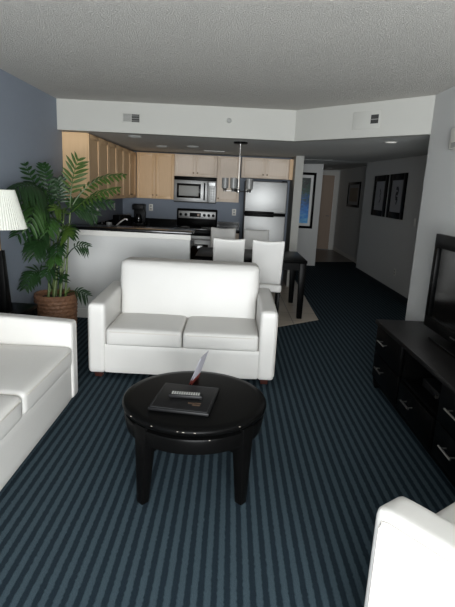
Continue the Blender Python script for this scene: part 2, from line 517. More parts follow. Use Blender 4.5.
# ------------------------------------------------------------------ sofas
def make_sofa(name, label, cat, w, n, loc, rz, group=None, arm=0.14, arm_h=0.63, depth=0.88, bz=0.02):
    t = thing(name, label, cat, loc, rz, group)
    h = w / 2
    for s in (-1, 1):
        x0, x1 = (-h, -h + arm) if s < 0 else (h - arm, h)
        bm = cushion(x0, x1, 0.0, depth - 0.02, bz, arm_h, 0.03, 0.003, 14)
        for v in bm.verts:      # the arm rises a little towards the back
            if v.co.z > 0.35:
                v.co.z += 0.035 * (v.co.y / depth)
        a_ = link('arm', bm, 'leather', t)
        xo = (h + 0.0005) * s
        yb = depth - 0.05
        bm = tube(bmesh.new(), [(xo, 0.032, bz + .03), (xo, 0.030, arm_h - .06), (xo, 0.036, arm_h - .036), (xo, 0.06, arm_h - .028), (xo, yb, arm_h - .03 + .033)], 0.003, 6)
        link('seam', bm, 'seam', a_)
    link('base', cushion(-h + arm - 0.01, h - arm + 0.01, 0.010, depth - 0.03, bz, 0.30, 0.018, 0.0, 6), 'leather', t)
    iw = (w - 2 * arm) / n
    for k in range(n):
        x0 = -h + arm + k * iw
        c = link('seat_cushion', cushion(x0 + 0.004, x0 + iw - 0.004, 0.0, 0.60, 0.285, 0.428, 0.03, 0.013, 16, 0.006), 'leather', t)
        bm = bmesh.new()
        z = 0.404
        ya, xb0, xb1, yb = -0.004, x0 + 0.022, x0 + iw - 0.022, 0.56
        tube(bm, [(xb0 - .015, yb, z + .012), (xb0 - 0.012, 0.05, z + .012), (xb0, 0.012, z + .006), (xb0 + 0.03, ya, z), (xb1 - 0.03, ya, z), (xb1, 0.012, z + .006), (xb1 + 0.012, 0.05, z + .012), (xb1 + .015, yb, z + .012)], 0.0045, 6)
        link('piping', bm, 'seam', c)
    # backrest: one tall block leaning back, with stitched seams between the halves
    bx = h - arm - 0.004
    bm = cushion(-bx, bx, 0.56, 0.84, 0.30, 0.905, 0.055, 0.0, 26, 0.015)
    def lean(v):
        f = max(0, (v.z - 0.40) / 0.50)
        return 0.07 * f - 0.03
    for v in bm.verts:
        v.co.y += lean(v.co)
        v.co.x *= 1 + 0.028 * min(1, max(0, (v.co.z - 0.60) / 0.1))
        for k in range(1, n):
            dd = abs(v.co.x - (-bx + k * 2 * bx / n))
            v.co.y += 0.010 * math.exp(-(dd / 0.02) ** 2)
    bk = link('backrest', bm, 'leather', t)
    for k in range(1, n):
        x = -bx + k * 2 * bx / n
        pts = [Vector((x, 0.553, z)) for z in (0.40, 0.5, 0.6, 0.7, 0.8, 0.85)] + [Vector((x, 0.575, 0.893)), Vector((x, 0.615, 0.905)), Vector((x, 0.7, 0.906)), Vector((x, 0.78, 0.906))]
        for p in pts:
            p.y += lean(p) + 0.002
        link('seam', T(pts, 0.0035, 6), 'seam', bk)
    link('back_frame', cushion(-h + arm - .02, h - arm + .02, depth - 0.14, depth, 0.05, 0.74, 0.03, 0.0, 6), 'leather', t)
    for sx in (-1, 1):
        for y in (0.07, depth - 0.10):
            x = sx * (h - 0.075)
            link('foot', taper(bmesh.new(), (x, y, 0.0), 0.028, (x, y, bz + .008), 0.036, 0.003), 'foot_wood', t)
    return t

make_sofa('loveseat', 'white leather two-seat loveseat facing the viewer in front of the dining chairs', 'loveseat', 1.53, 2, (-0.347, 3.715, 0), 0, bz=0.045)
make_sofa('sofa', 'long white leather sofa along the left wall beside the lamp table', 'sofa', 1.90, 2, (-1.080, 2.42, 0), R(90), arm=0.125, arm_h=0.60)
make_sofa('armchair', 'white leather armchair in the bottom right corner, angled toward the coffee table', 'armchair', 0.85, 1, (0.841, 1.592, 0), R(216), arm=0.145, arm_h=0.605)

# ------------------------------------------------------------------ coffee table
t = thing('coffee_table', 'round black coffee table with four legs, paint chipped at the rim', 'coffee table', (-0.145, 2.405, 0))
RT = 0.385
ZT = 0.472
link('tabletop', LT([(0.0, ZT - .038), (RT - 0.02, ZT - .038), (RT - 0.004, ZT - .032), (RT, ZT - .02), (RT - 0.003, ZT - .009), (RT - 0.012, ZT - .002), (RT - 0.05, ZT), (0.0, ZT)], 72), 'black', t, sharp=60)
link('apron', LT([(RT - 0.045, ZT - .038), (RT - 0.040, ZT - .050), (RT - 0.014, ZT - .058), (RT - 0.010, ZT - .068), (RT - 0.020, 0.335), (RT - 0.05, 0.335), (RT - 0.05, ZT - .038)], 72), 'black', t)
for k in range(4):
    bm = taper(bmesh.new(), (0.352, 0, 0.0), 0.022, (0.336, 0, ZT - .042), 0.041, 0.005)
    link('leg', bm, 'black', t).rotation_euler = (0, 0, R(49 + 90 * k))
rnd = random.Random(8)
for a, z in ((-98, .012), (-94, .013), (-118, .012), (-86, .014), (-52, .012), (-75, .060), (-140, .013)):
    bm = bmesh.new()
    w = rnd.uniform(.003, .0055)
    x, y = (RT - .0015) * math.cos(R(a)), (RT - .0015) * math.sin(R(a))
    if z > .05:
        x, y = x * (RT - .0115) / RT, y * (RT - .0115) / RT
    box(bm, x - w, x + w, y - .002, y + .002, ZT - z - .0012, ZT - z + .0012)
    link('paint_chip', bm, 'stitch_pale', t)

# things on the coffee table
t = thing('leather_folder', 'black leather folder lying flat on the coffee table', 'folder', (-0.192, 2.345, 0.4725), R(-8))
link('cover', B(-0.155, 0.155, -0.165, 0.165, 0.0, 0.018, 0.006), 'black_matte', t)
link('pages', B(-0.146, 0.150, -0.158, 0.158, 0.004, 0.0145), 'mat_board', t)
link('stitching', tube(bmesh.new(), [(-0.143, -0.153, 0.0184), (0.143, -0.153, 0.0184), (0.143, 0.153, 0.0184), (-0.143, 0.153, 0.0184), (-0.143, -0.153, 0.0184)], 0.001, 5), 'stitch', t)
bm = bmesh.new()
for k, (dx, dy, w) in enumerate(((0.03, -0.075, 0.035), (0.065, -0.07, 0.03), (0.055, -0.092, 0.04))):
    box(bm, dx, dx + w, dy, dy + 0.014, 0.0178, 0.0186)
link('emblem', bm, 'tan_print', t)
t = thing('remote_control', 'black remote control with rows of pale buttons on the folder', 'remote control', (-0.19, 2.340, 0.4922), R(-3))
link('body', B(-0.088, 0.088, -0.024, 0.024, 0, 0.02, 0.006), 'black_matte', t)
bm = bmesh.new()
random.seed(4)
for i in range(12):
    for j in range(3):
        x = -0.073 + i * 0.0125
        y = -0.0135 + j * 0.0115
        box(bm, x, x + 0.008, y, y + 0.007, 0.0195, 0.0225)
link('buttons', bm, 'plastic_grey', t)
t = thing('tent_card', 'upright pale leaflet with a red foot standing behind the folder', 'leaflet', (-0.168, 2.60, 0.4725), R(75))
def leaflet(y0, y1):
    bm = bmesh.new()
    th = 0.0015
    h = 0.175
    for zz0, zz1, mi in ((0, 0.035, 1), (0.035, h, 0)):
        f0, f1 = zz0 / h, zz1 / h
        lean = -0.06
        P = [(-0.07, y0 + (y1 - y0) * f0 + lean * f0, zz0), (0.07, y0 + (y1 - y0) * f0 + lean * f0, zz0), (0.07, y0 + (y1 - y0) * f1 + lean * f1, zz1), (-0.07, y0 + (y1 - y0) * f1 + lean * f1, zz1)]
        a = [bm.verts.new(p) for p in P]
        b = [bm.verts.new((p[0], p[1] + th, p[2])) for p in P]
        fs = [bm.faces.new(a), bm.faces.new(b)]
        for k in range(4):
            fs.append(bm.faces.new((a[k], a[(k + 1) % 4], b[(k + 1) % 4], b[k])))
        for f in fs:
            f.material_index = mi
    return bm
link('front_panel', leaflet(0.006, 0.0), ['paper', 'red_print'], t, smooth=False)
link('back_panel', leaflet(-0.006, -0.0022), ['paper', 'red_print'], t, smooth=False)

# ------------------------------------------------------------------ end table, lamp
t = thing('end_table', 'black end table between the sofa and the palm, under the lamp', 'end table', (-1.80, 3.79, 0))
link('tabletop', B(-0.15, 0.15, -0.28, 0.28, 0.485, 0.52, 0.005), 'black', t)
link('shelf', B(-0.13, 0.13, -0.27, 0.27, 0.14, 0.16), 'black', t)
link('apron', B(-0.13, 0.13, -0.27, 0.27, 0.42, 0.485), 'black', t)
for sx in (-1, 1):
    for sy in (-1, 1):
        link('leg', B(sx * .125 - .02, sx * .125 + .02, sy * .265 - .02, sy * .265 + .02, 0, 0.485, 0.003), 'black', t)
t = thing('table_lamp', 'table lamp with white pleated shade and black tapered base', 'lamp', (-1.755, 3.66, 0.5205))
bm = bmesh.new()
box(bm, -0.06, 0.06, -0.06, 0.06, 0, 0.02, 0.003)
taper(bm, (0, 0, 0.02), 0.05, (0, 0, 0.51), 0.026, 0.003)
link('base', bm, 'black', t)
link('stem', LT([(0, 0.51), (0.013, 0.51), (0.013, 0.52), (0.009, 0.53), (0.009, 0.71), (0, 0.71)], 16), 'brass', t)
pl = lambda a, j, r, z: 0.0022 * math.cos(64 * a) * (1 if r > 0.05 else 0)
link('lamp_shade', LT([(0.126, 0.965), (0.200, 0.68), (0.196, 0.68), (0.122, 0.965)], 256, mod=pl, closed=True), 'shade', t)
link('light_bulb', LT([(0, 0.71), (0.03, 0.72), (0.035, 0.77), (0.02, 0.83), (0, 0.84)], 16), 'plastic_white', t)

# ------------------------------------------------------------------ palm
PX, PY = -1.738, 4.76
t = thing('potted_palm', 'tall green parlour palm in a wicker basket beside the blue wall', 'potted plant', (0, 0, 0))
prof = [(0.0, 0.0), (0.178, 0.0)]
rows = 11
for i in range(rows * 4 + 1):
    z = 0.01 + 0.44 * i / (rows * 4)
    prof.append((0.182 + 0.02 * (z / 0.45), z))
prof += [(0.198, 0.45), (0.185, 0.40), (0.0, 0.40)]
def weave(a, j, r, z):
    if r < 0.181 or z < 0.005 or j >= len(prof) - 3:
        return 0
    row = (z - 0.01) / (0.44 / rows)
    k = int(row)
    return 0.014 * abs(math.sin(PI * (row - k))) * (0.35 + 0.65 * (0.5 + 0.5 * math.cos(22 * a + PI * (k % 2))))
bk = link('basket', LT(prof, 132, PX, PY, weave), 'wicker', t, sharp=80)
bm = bmesh.new()
for q in range(2):
    tube(bm, [(PX + 0.20 * math.cos(x), PY + 0.20 * math.sin(x), 0.452 + 0.008 * math.sin(12 * x + q * PI)) for x in [2 * PI * i / 72 for i in range(73)]], 0.011, 6, cap=False)
link('rim', bm, 'wicker', bk)
link('soil', LT([(0, 0.401), (0.18, 0.401), (0.16, 0.42), (0, 0.43)], 32, PX, PY), 'soil', t)
canes = [((-0.07, -0.02), (-1.81, 4.85, 1.17)), ((-0.02, 0.05), (-1.73, 4.87, 1.27)), ((0.04, 0.0), (-1.66, 4.85, 1.32)), ((0.09, 0.02), (-1.60, 4.85, 1.28)), ((0.0, -0.07), (-1.70, 4.80, 1.08)),
         ((-0.05, 0.06), (-1.77, 4.83, 0.99)), ((0.06, -0.05), (-1.645, 4.80, 0.86)), ((-0.1, 0.03), (-1.78, 4.86, 0.62)), ((0.1, -0.05), (-1.61, 4.80, 0.52))]
for (dx, dy), tip in canes:
    p0 = Vector((PX + dx, PY + dy, 0.41))
    p1 = Vector(tip)
    pm = p0.lerp(p1, 0.5) + Vector((-0.012 if dx > 0 else 0.012, 0, 0))
    pts = [p0 * (1 - u) ** 2 + pm * 2 * u * (1 - u) + p1 * u * u for u in [i / 10 for i in range(11)]]
    link('cane', T(pts, [0.0125 - 0.0006 * i + (0.002 if i % 3 == 0 else 0) for i in range(11)], 8), 'cane', t)

def frond(b, c, e, n=14, ll=0.17, lw=0.03, droop=0.35, seed=0, hint=(0.1, -1, 0.35), start=0.25, m='leaf'):
    rnd = random.Random(seed)
    b, c, e = Vector(b), Vector(c), Vector(e)
    P = lambda u: b * (1 - u) ** 2 + c * 2 * u * (1 - u) + e * u * u
    bm = bmesh.new()
    K = 14
    tube(bm, [P(i / K) for i in range(K + 1)], [0.006 * (1 - 0.8 * i / K) + 0.0012 for i in range(K + 1)], 5)
    hint = Vector(hint).normalized()
    for i in range(n):
        u = start + (1 - start) * (i + 0.3) / n
        p = P(u)
        tg = (P(min(1, u + 0.02)) - P(u - 0.02)).normalized()
        side = tg.cross(hint)
        side = side.normalized() if side.length > 0.05 else Vector((1, 0, 0))
        s = (u - start) / (1 - start)
        L = ll * (0.62 + 0.75 * math.sin(PI * min(1, 0.18 + 0.75 * s))) * (1.0 if s < 0.8 else 1.0 - 1.6 * (s - 0.8))
        fw = 0.55 + 0.65 * s
        for sg in (-1, 1):
            LL = L * rnd.uniform(0.86, 1.1)
            d = (side * sg + tg * fw + Vector((rnd.uniform(-.1, .1), rnd.uniform(-.12, .12), rnd.uniform(-.1, .1)))).normalized()
            nn = d.cross(tg)
            nn = nn.normalized() if nn.length > 0.01 else hint
            wv = nn.cross(d).normalized()
            W = lw * (0.8 + 0.3 * math.sin(PI * s))
            rowv = []
            for q, (f, w) in enumerate(((0, 0.25), (0.22, 0.85), (0.5, 1.0), (0.78, 0.62), (1.0, 0.04))):
                o = p + d * LL * f + Vector((0, 0, -1)) * droop * LL * f * f
                trip = (o - wv * W * w * 0.5, o + nn * W * w * 0.16, o + wv * W * w * 0.5)
                rowv.append([bm.verts.new((max(-1.95, x.x), x.y, x.z)) for x in trip])
            for q in range(4):
                for k in range(2):
                    try:
                        bm.faces.new((rowv[q][k], rowv[q][k + 1], rowv[q + 1][k + 1], rowv[q + 1][k]))
                    except ValueError:
                        pass
    return link('frond', bm, m, t, sharp=70)

FR = [
 ((-1.60, 4.85, 1.32), (-1.59, 4.85, 1.59), (-1.49, 4.80, 1.80), dict(ll=.125, n=8, m='leaf_light', droop=.1)),
 ((-1.60, 4.85, 1.30), (-1.45, 4.95, 1.67), (-1.05, 4.90, 1.66), dict(ll=.085, n=11, m='leaf_light', droop=.3, hint=(0, -.8, 1))),
 ((-1.58, 4.85, 1.28), (-1.37, 4.75, 1.49), (-1.07, 4.70, 1.53), dict(ll=.085, n=10, m='leaf_light', droop=.3, hint=(0, -.8, 1))),
 ((-1.60, 4.85, 1.28), (-1.48, 4.95, 1.44), (-1.20, 5.00, 1.38), dict(ll=.085, n=8, droop=.3, hint=(0, -1, .6))),
 ((-1.78, 4.85, 1.24), (-1.87, 4.70, 1.48), (-1.87, 4.45, 1.72), dict(ll=.08, n=9, droop=.1)),
 ((-1.78, 4.85, 1.24), (-1.81, 4.85, 1.58), (-1.80, 4.70, 1.73), dict(ll=.08, n=9, droop=.1)),
 ((-1.74, 4.85, 1.31), (-1.79, 4.50, 1.66), (-1.86, 4.12, 1.46), dict(ll=.17, n=12, lw=.034, droop=.7, hint=(0.25, -0.75, 0.7))),
 ((-1.73, 4.80, 1.29), (-1.80, 4.50, 1.60), (-1.78, 4.28, 1.15), dict(ll=.15, n=11, lw=.036, droop=.5, hint=(.5, -.9, .2), m='leaf_mid')),
 ((-1.74, 4.80, 1.20), (-1.80, 4.60, 1.30), (-1.86, 4.18, 1.08), dict(ll=.13, n=10)),
 ((-1.74, 4.80, 1.10), (-1.85, 4.65, 1.14), (-1.84, 4.50, 0.86), dict(ll=.13, n=10)),
 ((-1.78, 4.78, 0.50), (-1.84, 4.60, 0.90), (-1.88, 4.35, 0.58), dict(ll=.10, n=9, lw=.032, start=.4, droop=.3)),
 ((-1.64, 4.80, 0.82), (-1.53, 4.75, 1.01), (-1.38, 4.70, 0.96), dict(ll=.085, n=6, lw=.022, start=.4, droop=.5)),
 ((-1.65, 4.76, 0.45), (-1.53, 4.72, 0.55), (-1.39, 4.68, 0.47), dict(ll=.08, n=6, lw=.02, start=.45, droop=.4)),
 ((-1.74, 4.90, 1.27), (-1.71, 4.95, 1.46), (-1.75, 4.95, 1.60), dict(ll=.12, n=9)),
 ((-1.66, 4.90, 1.24), (-1.55, 5.00, 1.35), (-1.40, 5.10, 1.24), dict(ll=.10, n=8)),
 ((-1.72, 4.80, 0.95), (-1.62, 4.65, 1.19), (-1.53, 4.55, 1.08), dict(ll=.10, n=8, m='leaf_light', start=.45)),
 ((-1.74, 4.80, 1.12), (-1.69, 4.60, 1.35), (-1.69, 4.45, 1.10), dict(ll=.13, n=9, m='leaf_mid')),
 ((-1.72, 4.85, 1.21), (-1.76, 4.70, 1.44), (-1.80, 4.50, 1.28), dict(ll=.15, n=11)),
 ((-1.69, 4.85, 0.90), (-1.66, 4.60, 1.10), (-1.60, 4.45, 0.90), dict(ll=.10, n=8)),
 ((-1.70, 4.90, 1.24), (-1.61, 5.00, 1.44), (-1.54, 5.10, 1.34), dict(ll=.11, n=9, m='leaf_mid')),
 ((-1.76, 4.82, 0.98), (-1.80, 4.62, 1.08), (-1.83, 4.45, 0.94), dict(ll=.12, n=9)),
 ((-1.70, 4.80, 0.62), (-1.69, 4.62, 0.85), (-1.74, 4.50, 0.68), dict(ll=.10, n=7)),
 ((-1.62, 4.82, 1.10), (-1.56, 4.68, 1.22), (-1.53, 4.58, 1.06), dict(ll=.10, n=8)),
 ((-1.76, 4.86, 1.20), (-1.82, 4.66, 1.46), (-1.84, 4.42, 1.46), dict(ll=.14, n=10)),
 ((-1.70, 4.78, 0.75), (-1.74, 4.66, 0.98), (-1.66, 4.55, 0.80), dict(ll=.10, n=8, m='leaf_mid')),
 ((-1.66, 4.80, 1.20), (-1.60, 4.70, 1.36), (-1.66, 4.58, 1.30), dict(ll=.10, n=8, m='leaf_light')),
 ((-1.68, 4.78, 0.48), (-1.66, 4.68, 0.74), (-1.60, 4.60, 0.66), dict(ll=.09, n=7)),
]
for i, (b, c, e, kw) in enumerate(FR):
    frond(b, c, e, seed=i * 7 + 3, **kw)

# ------------------------------------------------------------------ dresser and television
t = thing('dresser', 'long low black dresser with bar handles along the right wall', 'dresser', (1.26, 2.0, 0))
D0, D1, DL = 0.0, 0.43, 1.86     # local x 0..0.43 (front is x = 0), local y 0..1.86
link('top', B(-0.015, D1, -0.01, DL + 0.01, 0.545, 0.58, 0.005), 'espresso', t)
bm = bmesh.new()
box(bm, 0.02, D1, DL - 0.03, DL, 0.05, 0.545)
box(bm, 0.02, D1, 0, 0.03, 0.05, 0.545)
box(bm, D1 - 0.015, D1, 0.03, DL - 0.03, 0.05, 0.545)
for yy in (0.62, 1.24):
    box(bm, 0.02, D1 - 0.015, yy - 0.012, yy + 0.012, 0.09, 0.545)
box(bm, 0.02, D1 - 0.015, 0.03, DL - 0.03, 0.05, 0.09)
box(bm, 0.02, D1 - 0.015, 0.632, 1.228, 0.30, 0.322)
link('carcass', bm, 'black', t, smooth=False)
link('niche_lining', B(0.385, 0.413, 0.634, 1.226, 0.323, 0.543), 'cherry', t)
def handle(parent, y, z):
    bm = T([(-0.035, y - 0.075, z), (-0.035, y + 0.075, z)], 0.0065, 8)
    for s in (-0.05, 0.05):
        tube(bm, [(0.0, y + s, z), (-0.035, y + s, z)], 0.005, 8)
    link('handle', bm, 'chrome', parent)
for y0, y1, zs in ((1.255, 1.85, ((0.095, 0.305), (0.315, 0.535))), (0.635, 1.225, ((0.095, 0.295),)), (0.012, 0.605, ((0.095, 0.305), (0.315, 0.535)))):
    for z0, z1 in zs:
        d = link('drawer', B(0.0, 0.02, y0 + 0.006, y1 - 0.006, z0, z1, 0.003), 'black', t)
        handle(d, (y0 + y1) / 2 + 0.07, (z0 + z1) / 2 + 0.02)
for x in (0.045, D1 - 0.045):
    for y in (0.045, DL - 0.045):
        link('foot', taper(bmesh.new(), (x, y, 0), 0.022, (x, y, 0.055), 0.032, 0.003), 'black', t)
t = thing('cable_box', 'black cable box with a bright knob in the dresser niche', 'cable box', (1.36, 2.92, 0.3225))
link('case', B(0, 0.25, -0.16, 0.16, 0.006, 0.06, 0.004), 'black_matte', t)
link('knob', LT([(0, -0.014), (0.013, -0.014), (0.014, 0), (0, 0)], 16), 'chrome', t, loc=(0.0, -0.09, 0.032)).rotation_euler = (0, R(90), 0)
for sy in (-.12, .12):
    link('foot', B(0.02, 0.23, sy - .01, sy + .01, 0, 0.006), 'black_matte', t)

t = thing('television', 'black flat-screen television standing on the dresser', 'television', (1.575, 3.105, 0.5805))
link('back_shell', B(0.0, 0.06, -0.52, 0.52, 0.05, 0.73, 0.008), 'black_matte', t)
bm = bmesh.new()
for a in ((-0.53, 0.53, 0.64, 0.74), (-0.53, 0.53, 0.035, 0.115), (-0.53, -0.475, 0.115, 0.64), (0.475, 0.53, 0.115, 0.64)):
    box(bm, -0.03, 0.0, a[0], a[1], a[2], a[3], 0.003)
link('bezel', bm, 'black', t)
link('screen', B(-0.012, -0.004, -0.475, 0.475, 0.115, 0.64), 'screen', t)
link('stand', B(-0.10, 0.09, -0.25, 0.25, 0.0, 0.015, 0.004), 'black', t)
link('stand_neck', B(-0.0, 0.05, -0.10, 0.10, 0.015, 0.06), 'black', t)
link('badge', B(-0.033, -0.029, 0.0, 0.07, 0.065, 0.075), 'chrome', t)

# ------------------------------------------------------------------ kitchen bar (half wall)
HX = -0.46
struct('wall_bar', B(XL, HX, 5.57, 5.70, 0, 1.045), 'grey_wall', 'grey-white half wall of the kitchen bar behind the loveseat', 'half wall')
bm = bmesh.new()
box(bm, XL, HX + 0.012, 5.555, 5.57, 0.985, 1.045, 0.004)
struct('trim_3', bm, 'trim', 'white trim board under the bar counter edge', 'trim')
struct('baseboard_bar', B(XL, HX, 5.553, 5.57, 0, 0.11, 0.003), 'trim', 'white baseboard at the foot of the bar half wall', 'baseboard')
tag(link('bar_countertop', B(XL + .002, HX + 0.03, 5.55, 5.98, 1.0455, 1.08, 0.006), 'granite'), 'black stone bar top on the half wall behind the palm', 'countertop')

# ------------------------------------------------------------------ kitchen cabinets
def cab(name, label, x0, x1, yf, yb, z0, z1, nd, m, group, axis='x', knob_z='low', cat='cabinet'):
    """cabinet whose doors face -y (axis x) or +x (axis y: x0..x1 is then the y range, yf the front x, yb the wall x)"""
    t = thing(name, label, cat, (0, 0, 0), 0, group)
    def bx(a0, a1, f0, f1, zz0, zz1, r=0.0):
        if axis == 'x':
            return B(a0, a1, min(f0, f1), max(f0, f1), zz0, zz1, r)
        return B(min(f0, f1), max(f0, f1), a0, a1, zz0, zz1, r)
    sg = -1 if axis == 'x' else 1
    link('body', bx(x0, x1, yf - sg * 0.02, yb, z0, z1), m, t, smooth=False)
    w = (x1 - x0) / nd
    for k in range(nd):
        a0, a1 = x0 + k * w + 0.004, x0 + (k + 1) * w - 0.004
        bm = bmesh.new()
        def add(p0, p1, f0, f1, q0, q1, r=0):
            if axis == 'x':
                box(bm, p0, p1, min(f0, f1), max(f0, f1), q0, q1, r)
            else:
                box(bm, min(f0, f1), max(f0, f1), p0, p1, q0, q1, r)
        st = 0.05
        f0, f1 = yf - sg * 0.02, yf
        zz0, zz1 = z0 + 0.005, z1 - 0.005
        add(a0, a0 + st, f0, f1, zz0, zz1, 0.002)
        add(a1 - st, a1, f0, f1, zz0, zz1, 0.002)
        add(a0 + st, a1 - st, f0, f1, zz0, zz0 + st, 0.002)
        add(a0 + st, a1 - st, f0, f1, zz1 - st, zz1, 0.002)
        add(a0 + st, a1 - st, f0, f0 + (f1 - f0) * 0.55, zz0 + st, zz1 - st)
        d = link('door', bm, m, t)
        if nd == 1:
            kx = a0 + 0.03
        else:
            kx = a1 - 0.03 if k % 2 == 0 else a0 + 0.03
        kz = z0 + 0.06 if knob_z == 'low' else z1 - 0.06
        kb = LT([(0, 0), (0.005, 0), (0.005, 0.015), (0.013, 0.02), (0.013, 0.027), (0, 0.03)], 12)
        k_ = link('knob', kb, 'brass', d)
        if axis == 'x':
            k_.location = (kx, yf, kz)
            k_.rotation_euler = (R(90), 0, 0)
        else:
            k_.location = (yf, kx, kz)
            k_.rotation_euler = (0, R(90), 0)
    return t

UT = 2.125
g = 'maple wall cabinets on the left kitchen wall'
for lab, a, b in (('maple wall cabinet on the left kitchen wall, nearest the palm', 5.72, 6.64),
                  ('middle maple wall cabinet on the left kitchen wall', 6.64, 7.56),
                  ('maple wall cabinet on the left kitchen wall, next to the corner', 7.56, 8.48)):
    cab('wall_cabinet', lab, a + .001, b - .001, -1.655, XL + .002, 1.375, UT, 2, 'maple', g, 'y')
g = 'wall cabinets on the kitchen back wall'
cab('wall_cabinet', 'maple two-door wall cabinet left of the microwave', -1.65, -1.002, 8.49, 8.828, 1.375, UT + .01, 2, 'maple', g)
cab('wall_cabinet', 'short pale maple cabinet directly above the microwave', -1.0, -0.272, 8.49, 8.828, 1.775, UT + .01, 2, 'pale_maple', g)
cab('wall_cabinet', 'narrow pale maple one-door cabinet between microwave and refrigerator', -0.268, 0.122, 8.49, 8.828, 1.375, UT + .01, 1, 'pale_maple', g)
cab('wall_cabinet', 'wide short pale maple cabinet above the refrigerator', 0.145, 0.955, 8.49, 8.828, 1.80, UT + .01, 2, 'pale_maple', g)
tag(link('filler_panel', B(0.957, 1.018, 8.47, 8.825, 1.80, UT + .01), 'maple'), 'plain maple filler strip between the refrigerator cabinet and wall end', 'panel')
g = 'kitchen base cabinets'
cab('base_cabinet', 'maple base cabinet run under the left counter', 6.32, 8.18, -1.34, XL + .002, 0.005, 0.87, 4, 'maple', g, 'y', 'high')
cab('base_cabinet', 'maple base cabinet left of the stove', -1.32, -0.972, 8.22, 8.828, 0.005, 0.87, 1, 'maple', g, 'x', 'high')
cab('base_cabinet', 'pale maple base cabinet between stove and refrigerator', -0.235, 0.155, 8.22, 8.828, 0.005, 0.87, 1, 'pale_maple', g, 'x', 'high')
tag(link('bar_cabinet', B(XL + .002, HX - 0.05, 5.702, 6.28, 0.005, 0.87), 'maple', smooth=False), 'maple cabinet run on the kitchen side of the bar', 'cabinet')

# worktops and splashes
def slab_L():
    bm = bmesh.new()
    prism(bm, [(XL + .003, 5.703), (HX, 5.703), (HX, 6.30), (-1.30, 6.30), (-1.30, 8.19), (-0.975, 8.19), (-0.975, 8.826), (XL + .003, 8.826)], 0.871, 0.91)
    return bm
w = tag(link('worktop', slab_L(), 'granite', smooth=False), 'black stone worktop turning the kitchen corner left of the stove', 'worktop')
bm = bmesh.new()
box(bm, XL + .002, XL + 0.022, 6.3, 8.806, 0.9105, 1.02)
box(bm, XL + .002, -0.975, 8.806, 8.828, 0.9105, 1.02)
link('splashback', bm, 'granite', w, smooth=False)
w = tag(link('worktop', B(-0.24, 0.16, 8.19, 8.826, 0.871, 0.91, 0.004), 'granite'), 'small black stone worktop between stove and refrigerator', 'worktop')
link('splashback', B(-0.24, 0.16, 8.806, 8.828, 0.9105, 1.02), 'granite', w)

# faucet and sink on the bar side
t = thing('faucet', 'chrome kitchen faucet behind the bar top beside the palm', 'faucet', (-1.44, 6.14, 0.9105))
link('base_plate', LT([(0, 0), (0.03, 0), (0.03, 0.012), (0.016, 0.03), (0.014, 0.11), (0, 0.11)], 20), 'chrome', t)
link('spout', T([(0, 0, 0.10), (-0.02, 0.0, 0.14), (0.04, 0.01, 0.20), (0.10, 0.02, 0.245), (0.125, 0.02, 0.24), (0.13, 0.02, 0.225)], [0.011, 0.011, 0.010, 0.010, 0.012, 0.012], 10), 'chrome', t)
link('lever', T([(0, 0, 0.11), (-0.05, -0.01, 0.16)], [0.009, 0.006], 8), 'chrome', t)
t = thing('soap_dispenser', 'small chrome-topped soap bottle beside the faucet', 'soap dispenser', (-1.62, 6.12, 0.9105))
link('bottle', LT([(0, 0), (0.03, 0), (0.032, 0.02), (0.032, 0.13), (0.014, 0.155), (0.012, 0.17), (0, 0.17)], 20), 'black_matte', t)
link('pump', T([(0, 0, 0.17), (0, 0, 0.20), (0.035, -0.01, 0.20)], 0.008, 8), 'chrome', t)
t = thing('drinking_glass', 'small pale cup standing behind the bar top left of the faucet', 'cup', (-1.55, 6.20, 0.9105))
link('cup_body', LT([(0.0, 0.0), (0.028, 0.0), (0.036, 0.19), (0.032, 0.19), (0.026, 0.008), (0.0, 0.008)], 24), 'frosted', t)

# small appliances
t = thing('coffee_maker', 'black coffee maker on the back counter left of the outlet', 'coffee maker', (-1.62, 8.60, 0.9105))
link('base', B(-0.10, 0.10, -0.13, 0.13, 0, 0.03, 0.006), 'black_matte', t)
link('column', B(-0.10, 0.10, 0.04, 0.13, 0.03, 0.26, 0.006), 'black_matte', t)
link('brew_head', B(-0.10, 0.10, -0.13, 0.13, 0.26, 0.355, 0.01), 'black_matte', t)
link('carafe', LT([(0, 0.032), (0.06, 0.032), (0.075, 0.09), (0.055, 0.17), (0.05, 0.19), (0, 0.19)], 24, 0, -0.05), 'blackglass', t)
t = thing('toaster', 'black toaster with bright lever in the kitchen corner', 'toaster', (-1.80, 8.02, 0.9105), R(60))
link('body', B(-0.13, 0.13, -0.08, 0.08, 0.01, 0.19, 0.02, 3), 'black_matte', t)
bm = bmesh.new()
for s in (-0.03, 0.03):
    box(bm, -0.10, 0.10, s - 0.012, s + 0.012, 0.189, 0.192)
link('slots', bm, 'chrome', t)
link('lever', B(0.129, 0.15, -0.015, 0.015, 0.12, 0.135), 'chrome', t)
for s in (-.1, .1):
    link('foot', B(s - .01, s + .01, -0.07, 0.07, 0, 0.011), 'black_matte', t)
t = thing('canister', 'black canister with steel lid in the corner beside the toaster', 'canister', (-1.80, 8.55, 0.9105))
link('body', LT([(0, 0), (0.05, 0), (0.05, 0.15), (0, 0.15)], 24), 'black_matte', t)
link('lid', LT([(0, 0.15), (0.051, 0.15), (0.051, 0.17), (0.01, 0.172), (0.012, 0.19), (0, 0.192)], 24), 'chrome', t)

